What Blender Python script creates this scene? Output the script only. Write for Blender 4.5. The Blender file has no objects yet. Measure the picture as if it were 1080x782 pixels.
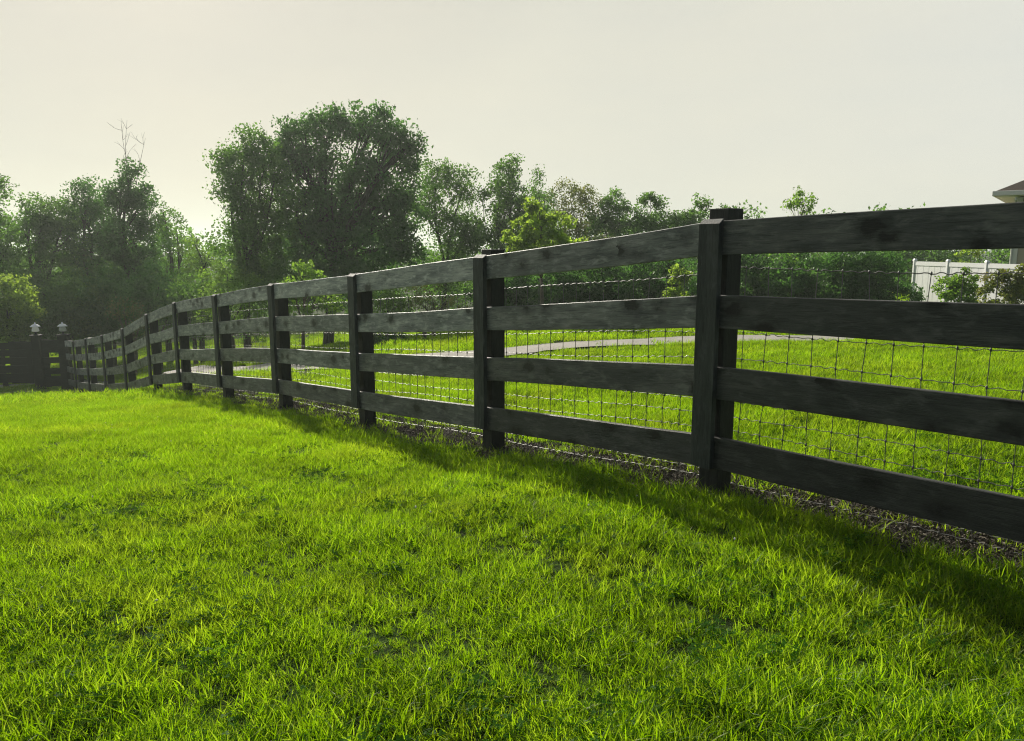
import bpy, math
import numpy as np
from mathutils import Matrix, Vector

# ------------------------------------------------------------------ basics
EYE = 1.55                       # camera height above the lawn at the nearest post
F_PX, CX, CY, HZ = 800.0, 540.0, 391.0, 262.0
PITCH = math.atan((CY - HZ) / F_PX)
SUN_AZ, SUN_EL = math.radians(-24.0), math.radians(29.0)   # azimuth from +Y, negative = left
sc = bpy.context.scene
COL = sc.collection
rng = np.random.default_rng(7)

def ray(u, v):
    x = (u - CX) / F_PX; y = -(v - CY) / F_PX
    fy = math.cos(PITCH) + y * math.sin(PITCH); fz = -math.sin(PITCH) + y * math.cos(PITCH)
    return x / fy, fz / fy

def at(u, v, Y):                 # survey helper: a bearing, a height angle and a measured distance give a place
    a, b = ray(u, v)
    return np.array([a * Y, Y, b * Y + EYE])

# ------------------------------------------------------------------ objects
def tag(o, label=None, cat=None, group=None, kind=None):
    if label: o['label'] = label
    if cat: o['category'] = cat
    if group: o['group'] = group
    if kind: o['kind'] = kind
    return o

def empty(name, loc, label=None, cat=None, group=None, rz=0.0):
    o = bpy.data.objects.new(name, None); COL.objects.link(o)
    o.empty_display_size = 0.2
    o.location = Vector(loc); o.rotation_euler = (0, 0, rz)
    return tag(o, label, cat, group)

def mesh_np(name, V, F, mat=None, smooth=False, attrs=None):
    """V (n,3); F (m,k) with constant k, or a list of polygons."""
    me = bpy.data.meshes.new(name)
    V = np.asarray(V, dtype=np.float32)
    if isinstance(F, np.ndarray):
        k = F.shape[1]; tot = F.size
        starts = np.arange(0, tot, k, dtype=np.int32); flat = F.astype(np.int32).ravel(); n = F.shape[0]
    else:
        lens = np.array([len(p) for p in F], dtype=np.int32); n = len(F)
        starts = np.concatenate([[0], np.cumsum(lens)[:-1]]).astype(np.int32)
        flat = np.array([i for p in F for i in p], dtype=np.int32); tot = flat.size
    me.vertices.add(len(V)); me.vertices.foreach_set('co', V.ravel())
    me.loops.add(int(tot)); me.loops.foreach_set('vertex_index', flat)
    me.polygons.add(n); me.polygons.foreach_set('loop_start', starts)
    me.polygons.foreach_set('use_smooth', np.full(n, bool(smooth)))
    me.update(calc_edges=True); me.validate()
    if attrs:
        for an, av in attrs.items():
            a = me.attributes.new(an, 'FLOAT', 'POINT'); a.data.foreach_set('value', np.asarray(av, dtype=np.float32))
    if mat: me.materials.append(mat)
    return me

def obj(name, me, parent=None, loc=None, mat4=None):
    o = bpy.data.objects.new(name, me); COL.objects.link(o)
    if parent is not None: o.parent = parent
    if loc is not None: o.location = Vector(loc)
    if mat4 is not None: o.matrix_local = mat4
    return o

class MB:
    """collects boxes, tubes and polygons into one mesh"""
    def __init__(s): s.V = []; s.F = []; s.n = 0
    def add(s, V, F):
        V = np.asarray(V, float); s.V.append(V)
        s.F += [tuple(int(i) + s.n for i in f) for f in F]; s.n += len(V)
    def hexa(s, c8):             # 0-3 bottom loop, 4-7 top loop
        s.add(c8, [(3, 2, 1, 0), (4, 5, 6, 7), (0, 1, 5, 4), (1, 2, 6, 5), (2, 3, 7, 6), (3, 0, 4, 7)])
    def box(s, x0, x1, y0, y1, z0, z1):
        s.hexa([(x0, y0, z0), (x1, y0, z0), (x1, y1, z0), (x0, y1, z0), (x0, y0, z1), (x1, y0, z1), (x1, y1, z1), (x0, y1, z1)])
    def tube(s, pts, rad, k=6, cap=True):
        pts = np.asarray(pts, float); n = len(pts)
        rad = np.broadcast_to(np.asarray(rad, float), (n,))
        T = np.gradient(pts, axis=0); T /= np.linalg.norm(T, axis=1)[:, None] + 1e-9
        ref = np.array([0.0, 0, 1.0]) if abs(T[:, 2]).mean() < 0.8 else np.array([1.0, 0, 0])
        A = np.cross(T, ref); A /= np.linalg.norm(A, axis=1)[:, None] + 1e-9
        B = np.cross(T, A)
        ang = np.linspace(0, 2 * np.pi, k, endpoint=False)
        V = pts[:, None, :] + rad[:, None, None] * (np.cos(ang)[None, :, None] * A[:, None, :] + np.sin(ang)[None, :, None] * B[:, None, :])
        F = []
        for i in range(n - 1):
            for j in range(k):
                a = i * k + j; b = i * k + (j + 1) % k
                F.append((a, b, b + k, a + k))
        if cap: F.append(tuple(range(k - 1, -1, -1))); F.append(tuple((n - 1) * k + j for j in range(k)))
        s.add(V.reshape(-1, 3), F)
    def lathe(s, prof, c=(0, 0, 0), k=16):
        V = []; F = []
        for r, z in prof:
            for j in range(k):
                a = 2 * math.pi * j / k; V.append((c[0] + r * math.cos(a), c[1] + r * math.sin(a), c[2] + z))
        for i in range(len(prof) - 1):
            for j in range(k):
                a = i * k + j; b = i * k + (j + 1) % k; F.append((a, b, b + k, a + k))
        F.append(tuple(range(k - 1, -1, -1))); F.append(tuple((len(prof) - 1) * k + j for j in range(k)))
        s.add(V, F)
    def build(s, name, mat, parent=None, smooth=False, bevel=0.0, loc=None, mat4=None):
        o = obj(name, mesh_np(name, np.concatenate(s.V), s.F, mat, smooth), parent, loc, mat4)
        if bevel:
            m = o.modifiers.new('bevel', 'BEVEL'); m.width = bevel; m.segments = 2; m.limit_method = 'ANGLE'; m.angle_limit = math.radians(40)
        return o

# ------------------------------------------------------------------ materials
def new_mat(name):
    m = bpy.data.materials.new(name); m.use_nodes = True
    nt = m.node_tree; nt.nodes.clear()
    return m, nt, nt.nodes, nt.links

def N(nt, t, **kw):
    n = nt.nodes.new(t)
    for k, v in kw.items():
        if k.startswith('i_'): n.inputs[k[2:].replace('_', ' ')].default_value = v
        else: setattr(n, k, v)
    return n

def ramp(nt, stops, fac=None):
    r = nt.nodes.new('ShaderNodeValToRGB'); e = r.color_ramp.elements
    while len(e) < len(stops): e.new(0.5)
    for el, (p, c) in zip(e, stops):
        el.position = p; el.color = (*c, 1) if len(c) == 3 else c
    if fac is not None: nt.links.new(fac, r.inputs['Fac'])
    return r

def noise(nt, vec, scale, detail=4, rough=0.6, dist=0.0):
    n = nt.nodes.new('ShaderNodeTexNoise'); n.inputs['Scale'].default_value = scale
    n.inputs['Detail'].default_value = detail; n.inputs['Roughness'].default_value = rough; n.inputs['Distortion'].default_value = dist
    if vec is not None: nt.links.new(vec, n.inputs['Vector'])
    return n

def mapping(nt, vec, scale=(1, 1, 1), loc=(0, 0, 0)):
    m = nt.nodes.new('ShaderNodeMapping'); m.inputs['Scale'].default_value = scale; m.inputs['Location'].default_value = loc
    nt.links.new(vec, m.inputs['Vector']); return m.outputs[0]

def mixc(nt, fac, a, b, mode='MIX'):
    m = nt.nodes.new('ShaderNodeMix'); m.data_type = 'RGBA'; m.blend_type = mode
    for i, v in ((0, fac), (6, a), (7, b)):
        if isinstance(v, bpy.types.NodeSocket): nt.links.new(v, m.inputs[i])
        else: m.inputs[i].default_value = v if i == 0 else (*v, 1)
    return m.outputs[2]

def plain_mat(name, col, rough=0.6, var=0.15, scale=8.0, metallic=0.0, bump=0.0):
    m, nt, ns, ln = new_mat(name)
    tc = N(nt, 'ShaderNodeTexCoord'); no = noise(nt, tc.outputs['Object'], scale)
    lo = tuple(c * (1 - var) for c in col); hi = tuple(min(1, c * (1 + var)) for c in col)
    r = ramp(nt, [(0.3, lo), (0.7, hi)], no.outputs['Fac'])
    p = N(nt, 'ShaderNodeBsdfPrincipled'); p.inputs['Roughness'].default_value = rough; p.inputs['Metallic'].default_value = metallic
    ln.new(r.outputs['Color'], p.inputs['Base Color'])
    if bump:
        b = N(nt, 'ShaderNodeBump'); b.inputs['Strength'].default_value = bump; b.inputs['Distance'].default_value = 0.01
        ln.new(no.outputs['Fac'], b.inputs['Height']); ln.new(b.outputs[0], p.inputs['Normal'])
    o = N(nt, 'ShaderNodeOutputMaterial'); ln.new(p.outputs[0], o.inputs[0])
    return m

def wood_mat(name, lo, mid, hi, knots=True, vertical=False, rough=0.62):
    m, nt, ns, ln = new_mat(name)
    tc = N(nt, 'ShaderNodeTexCoord'); oi = N(nt, 'ShaderNodeObjectInfo')
    off = N(nt, 'ShaderNodeVectorMath', operation='SCALE'); off.inputs[0].default_value = (37, 19, 53); ln.new(oi.outputs['Random'], off.inputs['Scale'])
    add = N(nt, 'ShaderNodeVectorMath', operation='ADD'); ln.new(tc.outputs['Object'], add.inputs[0]); ln.new(off.outputs[0], add.inputs[1])
    P = add.outputs[0]
    long_ = (1.6, 26, 26) if not vertical else (26, 26, 1.6)
    broad = (1.2, 5, 5) if not vertical else (5, 5, 1.2)
    g1 = noise(nt, mapping(nt, P, long_), 3.0, 7, 0.7, 0.9)
    g2 = noise(nt, mapping(nt, P, tuple(v * 3 for v in long_)), 4.0, 4, 0.6)
    bl = noise(nt, mapping(nt, P, broad), 1.9, 3, 0.55, 0.6)
    # knots: sparse cells, dark centre with a blurred tail of stain
    kx = mapping(nt, P, (2.7, 4.2, 4.2) if not vertical else (4.2, 4.2, 2.7))
    dn = noise(nt, kx, 4.5, 4, 0.65)
    kd = N(nt, 'ShaderNodeVectorMath', operation='SCALE'); ln.new(dn.outputs['Color'], kd.inputs[0]); kd.inputs['Scale'].default_value = 0.34
    ka = N(nt, 'ShaderNodeVectorMath', operation='ADD'); ln.new(kx, ka.inputs[0]); ln.new(kd.outputs[0], ka.inputs[1])
    vo = N(nt, 'ShaderNodeTexVoronoi'); vo.inputs['Scale'].default_value = 1.35; ln.new(ka.outputs[0], vo.inputs['Vector'])
    kn = ramp(nt, [(0.20, (1, 1, 1)), (0.27, (0.5, 0.5, 0.5)), (0.46, (0, 0, 0))], vo.outputs['Distance'])
    sel = N(nt, 'ShaderNodeSeparateColor'); ln.new(vo.outputs['Color'], sel.inputs[0])
    pick = ramp(nt, [(0.30, (0, 0, 0)), (0.40, (1, 1, 1))], sel.outputs[0])
    km = N(nt, 'ShaderNodeMath', operation='MULTIPLY'); ln.new(kn.outputs[0], km.inputs[0]); ln.new(pick.outputs[0], km.inputs[1])
    c = ramp(nt, [(0.25, lo), (0.5, mid), (0.78, hi)], bl.outputs['Fac']).outputs[0]
    gr = ramp(nt, [(0.36, (0.30, 0.31, 0.32)), (0.46, (0.85, 0.85, 0.85)), (0.64, (1.25, 1.22, 1.16))], g1.outputs['Fac']).outputs[0]
    c = mixc(nt, 0.85, c, gr, 'MULTIPLY')
    gf = ramp(nt, [(0.3, (0.75, 0.75, 0.75)), (0.7, (1.15, 1.15, 1.15))], g2.outputs['Fac']).outputs[0]
    c = mixc(nt, 0.7, c, gf, 'MULTIPLY')
    wp = noise(nt, mapping(nt, P, (3.0, 9, 9) if not vertical else (9, 9, 3.0)), 2.2, 5, 0.65, 0.3)
    c = mixc(nt, ramp(nt, [(0.52, (0, 0, 0)), (0.68, (0.6, 0.6, 0.6))], wp.outputs['Fac']).outputs[0], c, tuple(v * 1.35 for v in hi))
    if knots: c = mixc(nt, km.outputs[0], c, tuple(v * 0.22 for v in lo))
    hv = N(nt, 'ShaderNodeHueSaturation'); ln.new(c, hv.inputs['Color'])
    mr = N(nt, 'ShaderNodeMapRange'); mr.inputs['To Min'].default_value = 0.8; mr.inputs['To Max'].default_value = 1.2
    ln.new(oi.outputs['Random'], mr.inputs[0]); ln.new(mr.outputs[0], hv.inputs['Value'])
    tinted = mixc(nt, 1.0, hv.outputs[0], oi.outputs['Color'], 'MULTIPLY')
    p = N(nt, 'ShaderNodeBsdfPrincipled'); p.inputs['Roughness'].default_value = rough; p.inputs['Specular IOR Level'].default_value = 0.35
    ln.new(tinted, p.inputs['Base Color'])
    ad = N(nt, 'ShaderNodeMath', operation='ADD'); ln.new(g1.outputs['Fac'], ad.inputs[0]); ln.new(g2.outputs['Fac'], ad.inputs[1])
    b = N(nt, 'ShaderNodeBump'); b.inputs['Strength'].default_value = 0.8; b.inputs['Distance'].default_value = 0.005
    ln.new(ad.outputs[0], b.inputs['Height']); ln.new(b.outputs[0], p.inputs['Normal'])
    o = N(nt, 'ShaderNodeOutputMaterial'); ln.new(p.outputs[0], o.inputs[0])
    return m

def leaf_mat(name, dif, tra, mixf=0.5, wscale=0.6, warm=(0.25, 0.24, 0.03), warm_amt=0.0, gloss=0.06, patch=None):
    """thin leaf: diffuse plus translucent light; 'tint' per leaf varies value and hue"""
    m, nt, ns, ln = new_mat(name)
    geo = N(nt, 'ShaderNodeNewGeometry'); at_ = N(nt, 'ShaderNodeAttribute', attribute_name='tint')
    wn = noise(nt, geo.outputs['Position'], wscale, 4, 0.6)
    val = N(nt, 'ShaderNodeMapRange'); val.inputs['To Min'].default_value = 0.62; val.inputs['To Max'].default_value = 1.4; ln.new(at_.outputs['Fac'], val.inputs[0])
    wv = N(nt, 'ShaderNodeMapRange'); wv.inputs['From Min'].default_value = 0.3; wv.inputs['From Max'].default_value = 0.7; wv.inputs['To Min'].default_value = 0.75; wv.inputs['To Max'].default_value = 1.25
    ln.new(wn.outputs['Fac'], wv.inputs[0])
    mu = N(nt, 'ShaderNodeMath', operation='MULTIPLY'); ln.new(val.outputs[0], mu.inputs[0]); ln.new(wv.outputs[0], mu.inputs[1])
    outs = []
    for c in (dif, tra):
        w = mixc(nt, 1.0, c, (1, 1, 1), 'MULTIPLY')
        if warm_amt:
            wr = ramp(nt, [(0.62, (0, 0, 0)), (0.95, (warm_amt,) * 3)], at_.outputs['Fac'])
            w = mixc(nt, wr.outputs[0], w, warm)
        if patch:                # straw-coloured or blue-green patches of a real lawn
            pn = noise(nt, geo.outputs['Position'], patch[0], 3, 0.6)
            pr = ramp(nt, [(0.50, (0, 0, 0)), (0.72, (patch[1],) * 3)], pn.outputs['Fac'])
            k = sum(c) / sum(dif)
            w = mixc(nt, pr.outputs[0], w, tuple(v * k for v in patch[2]))
        s = N(nt, 'ShaderNodeVectorMath', operation='SCALE'); ln.new(w, s.inputs[0]); ln.new(mu.outputs[0], s.inputs['Scale'])
        outs.append(s.outputs[0])
    d = N(nt, 'ShaderNodeBsdfDiffuse'); t = N(nt, 'ShaderNodeBsdfTranslucent'); g = N(nt, 'ShaderNodeBsdfGlossy'); g.inputs['Roughness'].default_value = 0.42
    g.inputs['Color'].default_value = (0.9, 0.95, 0.85, 1)
    ln.new(outs[0], d.inputs[0]); ln.new(outs[1], t.inputs[0])
    m1 = N(nt, 'ShaderNodeMixShader'); m1.inputs[0].default_value = mixf; ln.new(d.outputs[0], m1.inputs[1]); ln.new(t.outputs[0], m1.inputs[2])
    m2 = N(nt, 'ShaderNodeMixShader'); m2.inputs[0].default_value = gloss; ln.new(m1.outputs[0], m2.inputs[1]); ln.new(g.outputs[0], m2.inputs[2])
    o = N(nt, 'ShaderNodeOutputMaterial'); ln.new(m2.outputs[0], o.inputs[0])
    return m

M = {}
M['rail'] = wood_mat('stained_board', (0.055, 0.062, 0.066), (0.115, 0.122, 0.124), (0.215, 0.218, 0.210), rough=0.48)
M['batten'] = wood_mat('stained_batten', (0.022, 0.029, 0.033), (0.040, 0.048, 0.051), (0.072, 0.078, 0.080), knots=False, vertical=True)
M['post'] = wood_mat('stained_post', (0.010, 0.012, 0.012), (0.016, 0.018, 0.018), (0.026, 0.027, 0.026), knots=False, vertical=True)
M['gate'] = wood_mat('black_gate_wood', (0.008, 0.010, 0.010), (0.012, 0.014, 0.014), (0.02, 0.022, 0.022), knots=False)
M['wire'] = plain_mat('galvanised_wire', (0.17, 0.17, 0.165), 0.45, 0.3, 30, metallic=0.55)
M['vinyl'] = plain_mat('white_vinyl', (0.88, 0.89, 0.90), 0.45, 0.03, 2)
M['trim'] = plain_mat('white_house_trim', (0.72, 0.71, 0.68), 0.5, 0.04, 3)
M['bark'] = plain_mat('grey_brown_bark', (0.050, 0.042, 0.032), 0.9, 0.4, 9, bump=0.6)
M['young_bark'] = plain_mat('young_bark', (0.13, 0.10, 0.075), 0.85, 0.3, 14)
M['black_metal'] = plain_mat('black_metal', (0.015, 0.016, 0.016), 0.4, 0.1, 20)
M['concrete'] = plain_mat('pale_concrete', (0.42, 0.40, 0.36), 0.85, 0.15, 6)
M['stake'] = wood_mat('grey_stake', (0.05, 0.045, 0.035), (0.08, 0.07, 0.055), (0.12, 0.10, 0.08), knots=False, vertical=True)

def glass_mat():
    m, nt, ns, ln = new_mat('frosted_lantern_glass')
    p = N(nt, 'ShaderNodeBsdfPrincipled'); p.inputs['Base Color'].default_value = (0.9, 0.92, 0.9, 1); p.inputs['Roughness'].default_value = 0.25
    t = N(nt, 'ShaderNodeBsdfTranslucent'); t.inputs[0].default_value = (0.9, 0.92, 0.9, 1)
    no = noise(nt, N(nt, 'ShaderNodeTexCoord').outputs['Object'], 12); r = ramp(nt, [(0, (0.5,) * 3), (1, (0.65,) * 3)], no.outputs['Fac'])
    x = N(nt, 'ShaderNodeMixShader'); ln.new(r.outputs[0], x.inputs[0]); ln.new(p.outputs[0], x.inputs[1]); ln.new(t.outputs[0], x.inputs[2])
    o = N(nt, 'ShaderNodeOutputMaterial'); ln.new(x.outputs[0], o.inputs[0]); return m
M['frost'] = glass_mat()
M['pane'] = plain_mat('dark_window_pane', (0.03, 0.04, 0.045), 0.08, 0.1, 3)

def ground_mat():
    m, nt, ns, ln = new_mat('lawn_ground')
    g = N(nt, 'ShaderNodeNewGeometry')
    a = noise(nt, g.outputs['Position'], 0.5, 5, 0.6); b = noise(nt, g.outputs['Position'], 22, 4, 0.7)
    c1 = ramp(nt, [(0.35, (0.022, 0.050, 0.005)), (0.65, (0.045, 0.085, 0.008))], a.outputs['Fac']).outputs[0]
    c2 = ramp(nt, [(0.38, (0.25, 0.22, 0.16)), (0.6, (1.0, 1.05, 0.9))], b.outputs['Fac']).outputs[0]
    c = mixc(nt, 1.0, c1, c2, 'MULTIPLY')
    p = N(nt, 'ShaderNodeBsdfPrincipled'); p.inputs['Roughness'].default_value = 0.95; p.inputs['Specular IOR Level'].default_value = 0.1; ln.new(c, p.inputs['Base Color'])
    bu = N(nt, 'ShaderNodeBump'); bu.inputs['Strength'].default_value = 0.9; bu.inputs['Distance'].default_value = 0.05; ln.new(b.outputs['Fac'], bu.inputs['Height']); ln.new(bu.outputs[0], p.inputs['Normal'])
    o = N(nt, 'ShaderNodeOutputMaterial'); ln.new(p.outputs[0], o.inputs[0]); return m

def speckle_mat(name, stops, scale, bump=0.8):
    m, nt, ns, ln = new_mat(name)
    g = N(nt, 'ShaderNodeNewGeometry'); a = noise(nt, g.outputs['Position'], scale, 6, 0.75); b = noise(nt, g.outputs['Position'], scale * 0.06, 3)
    c = ramp(nt, stops, a.outputs['Fac']).outputs[0]
    c = mixc(nt, 0.6, c, ramp(nt, [(0.3, (0.7, 0.7, 0.7)), (0.7, (1.15, 1.15, 1.15))], b.outputs['Fac']).outputs[0], 'MULTIPLY')
    p = N(nt, 'ShaderNodeBsdfPrincipled'); p.inputs['Roughness'].default_value = 0.9; ln.new(c, p.inputs['Base Color'])
    bu = N(nt, 'ShaderNodeBump'); bu.inputs['Strength'].default_value = bump; bu.inputs['Distance'].default_value = 0.02; ln.new(a.outputs['Fac'], bu.inputs['Height']); ln.new(bu.outputs[0], p.inputs['Normal'])
    o = N(nt, 'ShaderNodeOutputMaterial'); ln.new(p.outputs[0], o.inputs[0]); return m
M['ground'] = ground_mat()
M['soil'] = speckle_mat('bare_soil', [(0.35, (0.010, 0.008, 0.006)), (0.55, (0.028, 0.022, 0.015)), (0.78, (0.075, 0.06, 0.042))], 45)
M['drive'] = speckle_mat('gravel_drive', [(0.3, (0.19, 0.18, 0.16)), (0.5, (0.33, 0.31, 0.28)), (0.75, (0.46, 0.44, 0.40))], 30, 0.4)
M['shingle'] = speckle_mat('brown_shingle', [(0.3, (0.035, 0.022, 0.016)), (0.7, (0.075, 0.048, 0.035))], 14, 0.5)
M['siding'] = plain_mat('tan_siding', (0.42, 0.36, 0.28), 0.7, 0.06, 4)

# ------------------------------------------------------------------ fence survey: batten top (x,y), bottom (x,y), ground y
SURV = [(747, 233, 738.5, 493, 523), (503, 270, 506, 453, 480), (371, 289, 372, 432.5, 453), (285, 298, 288, 418, 433), (223.5, 310.5, 231, 409.5, 423),
        (180.5, 318, 189, 405, 416), (153.5, 330, 157.5, 407.5, 415), (128, 347.5, 132, 412, 417.6), (106, 354.3, 111, 413, 418.5),
        (89, 357.6, 93.5, 411.5, 418.5), (75.5, 359.2, 80.5, 410.5, 417)]
POSTS = []                       # (x, y, z of the top board's upper edge, z of the ground)
prev = None
for i, (xt, yt, xb, yb, yf) in enumerate(SURV):
    a, b, g = ray(xt, yt), ray(xb, yb), ray(xb, yf)
    xm = (a[0] + b[0]) / 2
    if prev is None: Y = 1.52 / (a[1] - b[1])
    else:
        A = 1 + xm * xm; B = -2 * (xm * prev[0] + prev[1]); C_ = prev[0] ** 2 + prev[1] ** 2 - 2.44 ** 2
        Y = (-B + math.sqrt(max(B * B - 4 * A * C_, 0))) / (2 * A)
    zt = ((a[1] * Y) + (b[1] * Y + 1.52)) / 2
    POSTS.append((xm * Y, Y, zt + EYE, g[1] * Y + EYE)); prev = (xm * Y, Y)
POSTS = [(4.26, 0.78, 0.285 + EYE, -1.40 + EYE), (2.72, 2.68, 0.225 + EYE, -1.47 + EYE)] + POSTS + [(-15.35, 25.72, -3.12 + EYE, -4.84 + EYE)]
POSTS = np.array(POSTS)

# ------------------------------------------------------------------ terrain
ctrl = [(p[0], p[1], p[3]) for p in POSTS]
E_ = EYE
ctrl += [(0, 0, -1.52 + E_), (-3, 2, -1.62 + E_), (-8, 4, -1.95 + E_), (-4.5, 7.5, -1.95 + E_), (-8.5, 12, -2.6 + E_), (-12, 18, -3.6 + E_), (-16, 24, -4.72 + E_), (-15, 10, -2.7 + E_), (-22, 20, -4.6 + E_),
         (3, -4, -1.3 + E_), (-6, -6, -1.4 + E_), (10, -2, -1.2 + E_), (-16, -2, -2.0 + E_),
         (5, 7, -1.40 + E_), (8, 12, -1.50 + E_), (5, 13.5, -1.62 + E_), (0.6, 14, -1.82 + E_), (-2, 14.5, -2.1 + E_), (-6.2, 18, -2.86 + E_), (-10.9, 22.3, -3.8 + E_), (-15.5, 27, -4.9 + E_),
         (14, 14, -1.55 + E_), (13.5, 24, -2.1 + E_), (19, 28, -2.1 + E_), (4, 24, -2.45 + E_), (-3, 25, -2.95 + E_), (-9, 29, -4.2 + E_), (-20, 34, -5.2 + E_), (-34, 34, -6.0 + E_),
         (10, 42, -2.6 + E_), (-12, 46, -4.8 + E_), (30, 40, -2.4 + E_), (-36, 15, -5 + E_)]
for k in range(12):
    an = k * math.pi / 6
    ctrl.append((math.sin(an) * 110, 20 + math.cos(an) * 110, (-3.2 - 2.4 * max(0, -math.sin(an))) + E_))
ctrl = np.array(ctrl)
def _phi(r2): return np.where(r2 > 1e-9, 0.5 * r2 * np.log(r2 + 1e-12), 0.0)
_n = len(ctrl)
_d2 = ((ctrl[:, None, :2] - ctrl[None, :, :2]) ** 2).sum(-1)
_A = np.zeros((_n + 3, _n + 3)); _A[:_n, :_n] = _phi(_d2) + np.eye(_n) * 0.02
_A[:_n, _n] = 1; _A[:_n, _n + 1:] = ctrl[:, :2]; _A[_n, :_n] = 1; _A[_n + 1:, :_n] = ctrl[:, :2].T
_w = np.linalg.solve(_A, np.concatenate([ctrl[:, 2], np.zeros(3)]))
def terrain(x, y):
    x = np.atleast_1d(np.asarray(x, float)); y = np.atleast_1d(np.asarray(y, float)); out = np.empty(x.size)
    xf, yf = x.ravel(), y.ravel()
    r = np.hypot(xf, yf - 20); k = np.minimum(1, 108 / np.maximum(r, 1e-6)); qx = xf * k; qy = 20 + (yf - 20) * k
    for i in range(0, xf.size, 20000):
        s = slice(i, i + 20000)
        d2 = (qx[s, None] - ctrl[None, :, 0]) ** 2 + (qy[s, None] - ctrl[None, :, 1]) ** 2
        out[s] = _phi(d2) @ _w[:_n] + _w[_n] + _w[_n + 1] * qx[s] + _w[_n + 2] * qy[s]
    bump = 0.012 * np.sin(xf * 2.1 + 1.3 * np.sin(yf * 1.7)) + 0.010 * np.sin(yf * 3.3 + xf * 1.1)
    return (out + bump * (np.hypot(xf, yf) < 60)).reshape(x.shape)
def tz(x, y): return float(terrain(x, y)[0])

def grid(xs, ys, zf, name, mat):
    X, Y = np.meshgrid(xs, ys); Z = zf(X.ravel(), Y.ravel())
    nx, ny = len(xs), len(ys)
    i = np.arange((ny - 1) * (nx - 1)); r, c = i // (nx - 1), i % (nx - 1); a = r * nx + c
    return mesh_np(name, np.stack([X.ravel(), Y.ravel(), Z], 1), np.stack([a, a + 1, a + nx + 1, a + nx], 1), mat, True)
xs = np.unique(np.concatenate([np.linspace(-600, -60, 14), np.linspace(-60, -26, 24), np.arange(-26, 20.01, 0.2), np.linspace(20, 60, 26), np.linspace(60, 600, 14)]).round(4))
ys = np.unique(np.concatenate([np.linspace(-600, -30, 14), np.linspace(-30, -6, 16), np.arange(-6, 34.01, 0.2), np.linspace(34, 70, 26), np.linspace(70, 700, 14)]).round(4))
tag(obj('lawn', grid(xs, ys, terrain, 'lawn', M['ground'])), kind='structure')

def ribbon(center, half, name, mat, lift, step=0.12, across=5, jit=0.0, shift=0.0):
    c = np.asarray(center, float)
    seg = np.hypot(*np.diff(c, axis=0).T); t = np.concatenate([[0], np.cumsum(seg)]); tt = np.arange(0, t[-1], step)
    def sm(v):                    # smooth the polyline
        f = np.interp(tt, t, v); k = max(3, int(2.2 / step) | 1); pad = np.pad(f, k // 2, mode='edge')
        # extend linearly instead of flat padding
        h = k // 2; pad[:h] = f[0] + (f[1] - f[0]) * np.arange(-h, 0); pad[-h:] = f[-1] + (f[-1] - f[-2]) * np.arange(1, h + 1)
        return np.convolve(pad, np.ones(k) / k, 'valid')
    px, py = sm(c[:, 0]), sm(c[:, 1]); dx, dy = np.gradient(px), np.gradient(py); L = np.hypot(dx, dy); nx, ny = dy / L, -dx / L
    V = []
    for j in range(across):
        o = (j / (across - 1) * 2 - 1) * half + shift
        e = jit * rng.normal(size=px.size) if j in (0, across - 1) else 0
        V.append(np.stack([px + nx * (o + e), py + ny * (o + e)], 1))
    V = np.stack(V, 1); Z = terrain(V[..., 0], V[..., 1]) + lift
    V = np.concatenate([V, Z[..., None]], 2).reshape(-1, 3)
    n = px.size; F = np.array([(i * across + j, i * across + j + 1, (i + 1) * across + j + 1, (i + 1) * across + j) for i in range(n - 1) for j in range(across - 1)])
    return mesh_np(name, V, F, mat, True), np.stack([px, py], 1)

def ground_hit(u, v):
    a, b = ray(u, v); Y = np.linspace(5, 40, 1400); g = terrain(a * Y, Y) - (b * Y + EYE)
    k = int(np.argmax(g > 0)); return (a * Y[k], Y[k])
DRIVE = [(40, 10.0), (26, 10.9)] + [ground_hit(*q) for q in ((1010, 360), (900, 357.5), (780, 358.5), (700, 360.5), (640, 363.5), (560, 368.5), (490, 376.5), (430, 381.5), (340, 386), (265, 389.5), (212, 394), (150, 399.5))] + [(-13.6, 26.2), (-17.0, 28.2), (-20.0, 27.0), (-21.5, 23.0), (-24, 17), (-30, 10)]
print('drive', [(round(float(a), 1), round(float(b), 1)) for a, b in DRIVE])
me, drive_line = ribbon(DRIVE, 0.54, 'driveway', M['drive'], 0.024, 0.2, 7, 0.03)
tag(obj('driveway', me), kind='structure')
# strip of bare soil under the fence
fl = POSTS[:, :2]
me, soil_line = ribbon([(fl[0][0] + 1.5, fl[0][1] - 1.9)] + [tuple(p) for p in fl], 0.36, 'soil_strip', M['soil'], 0.014, 0.08, 7, 0.03, 0.27)
tag(obj('soil_strip', me), kind='structure')

def dist_poly(px, py, line):
    """distance and side (positive = behind the fence) to a dense polyline"""
    best = np.full(px.size, 1e9); side = np.zeros(px.size)
    d = np.gradient(line, axis=0); d /= np.linalg.norm(d, axis=1)[:, None]
    st = max(1, len(line) // 160)
    ln_, dd = line[::st], d[::st]
    for q, t in zip(ln_, dd):
        rx, ry = px - q[0], py - q[1]; r2 = rx * rx + ry * ry; m = r2 < best
        best[m] = r2[m]; side[m] = (rx * t[1] - ry * t[0])[m]
    return np.sqrt(best), side

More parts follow.
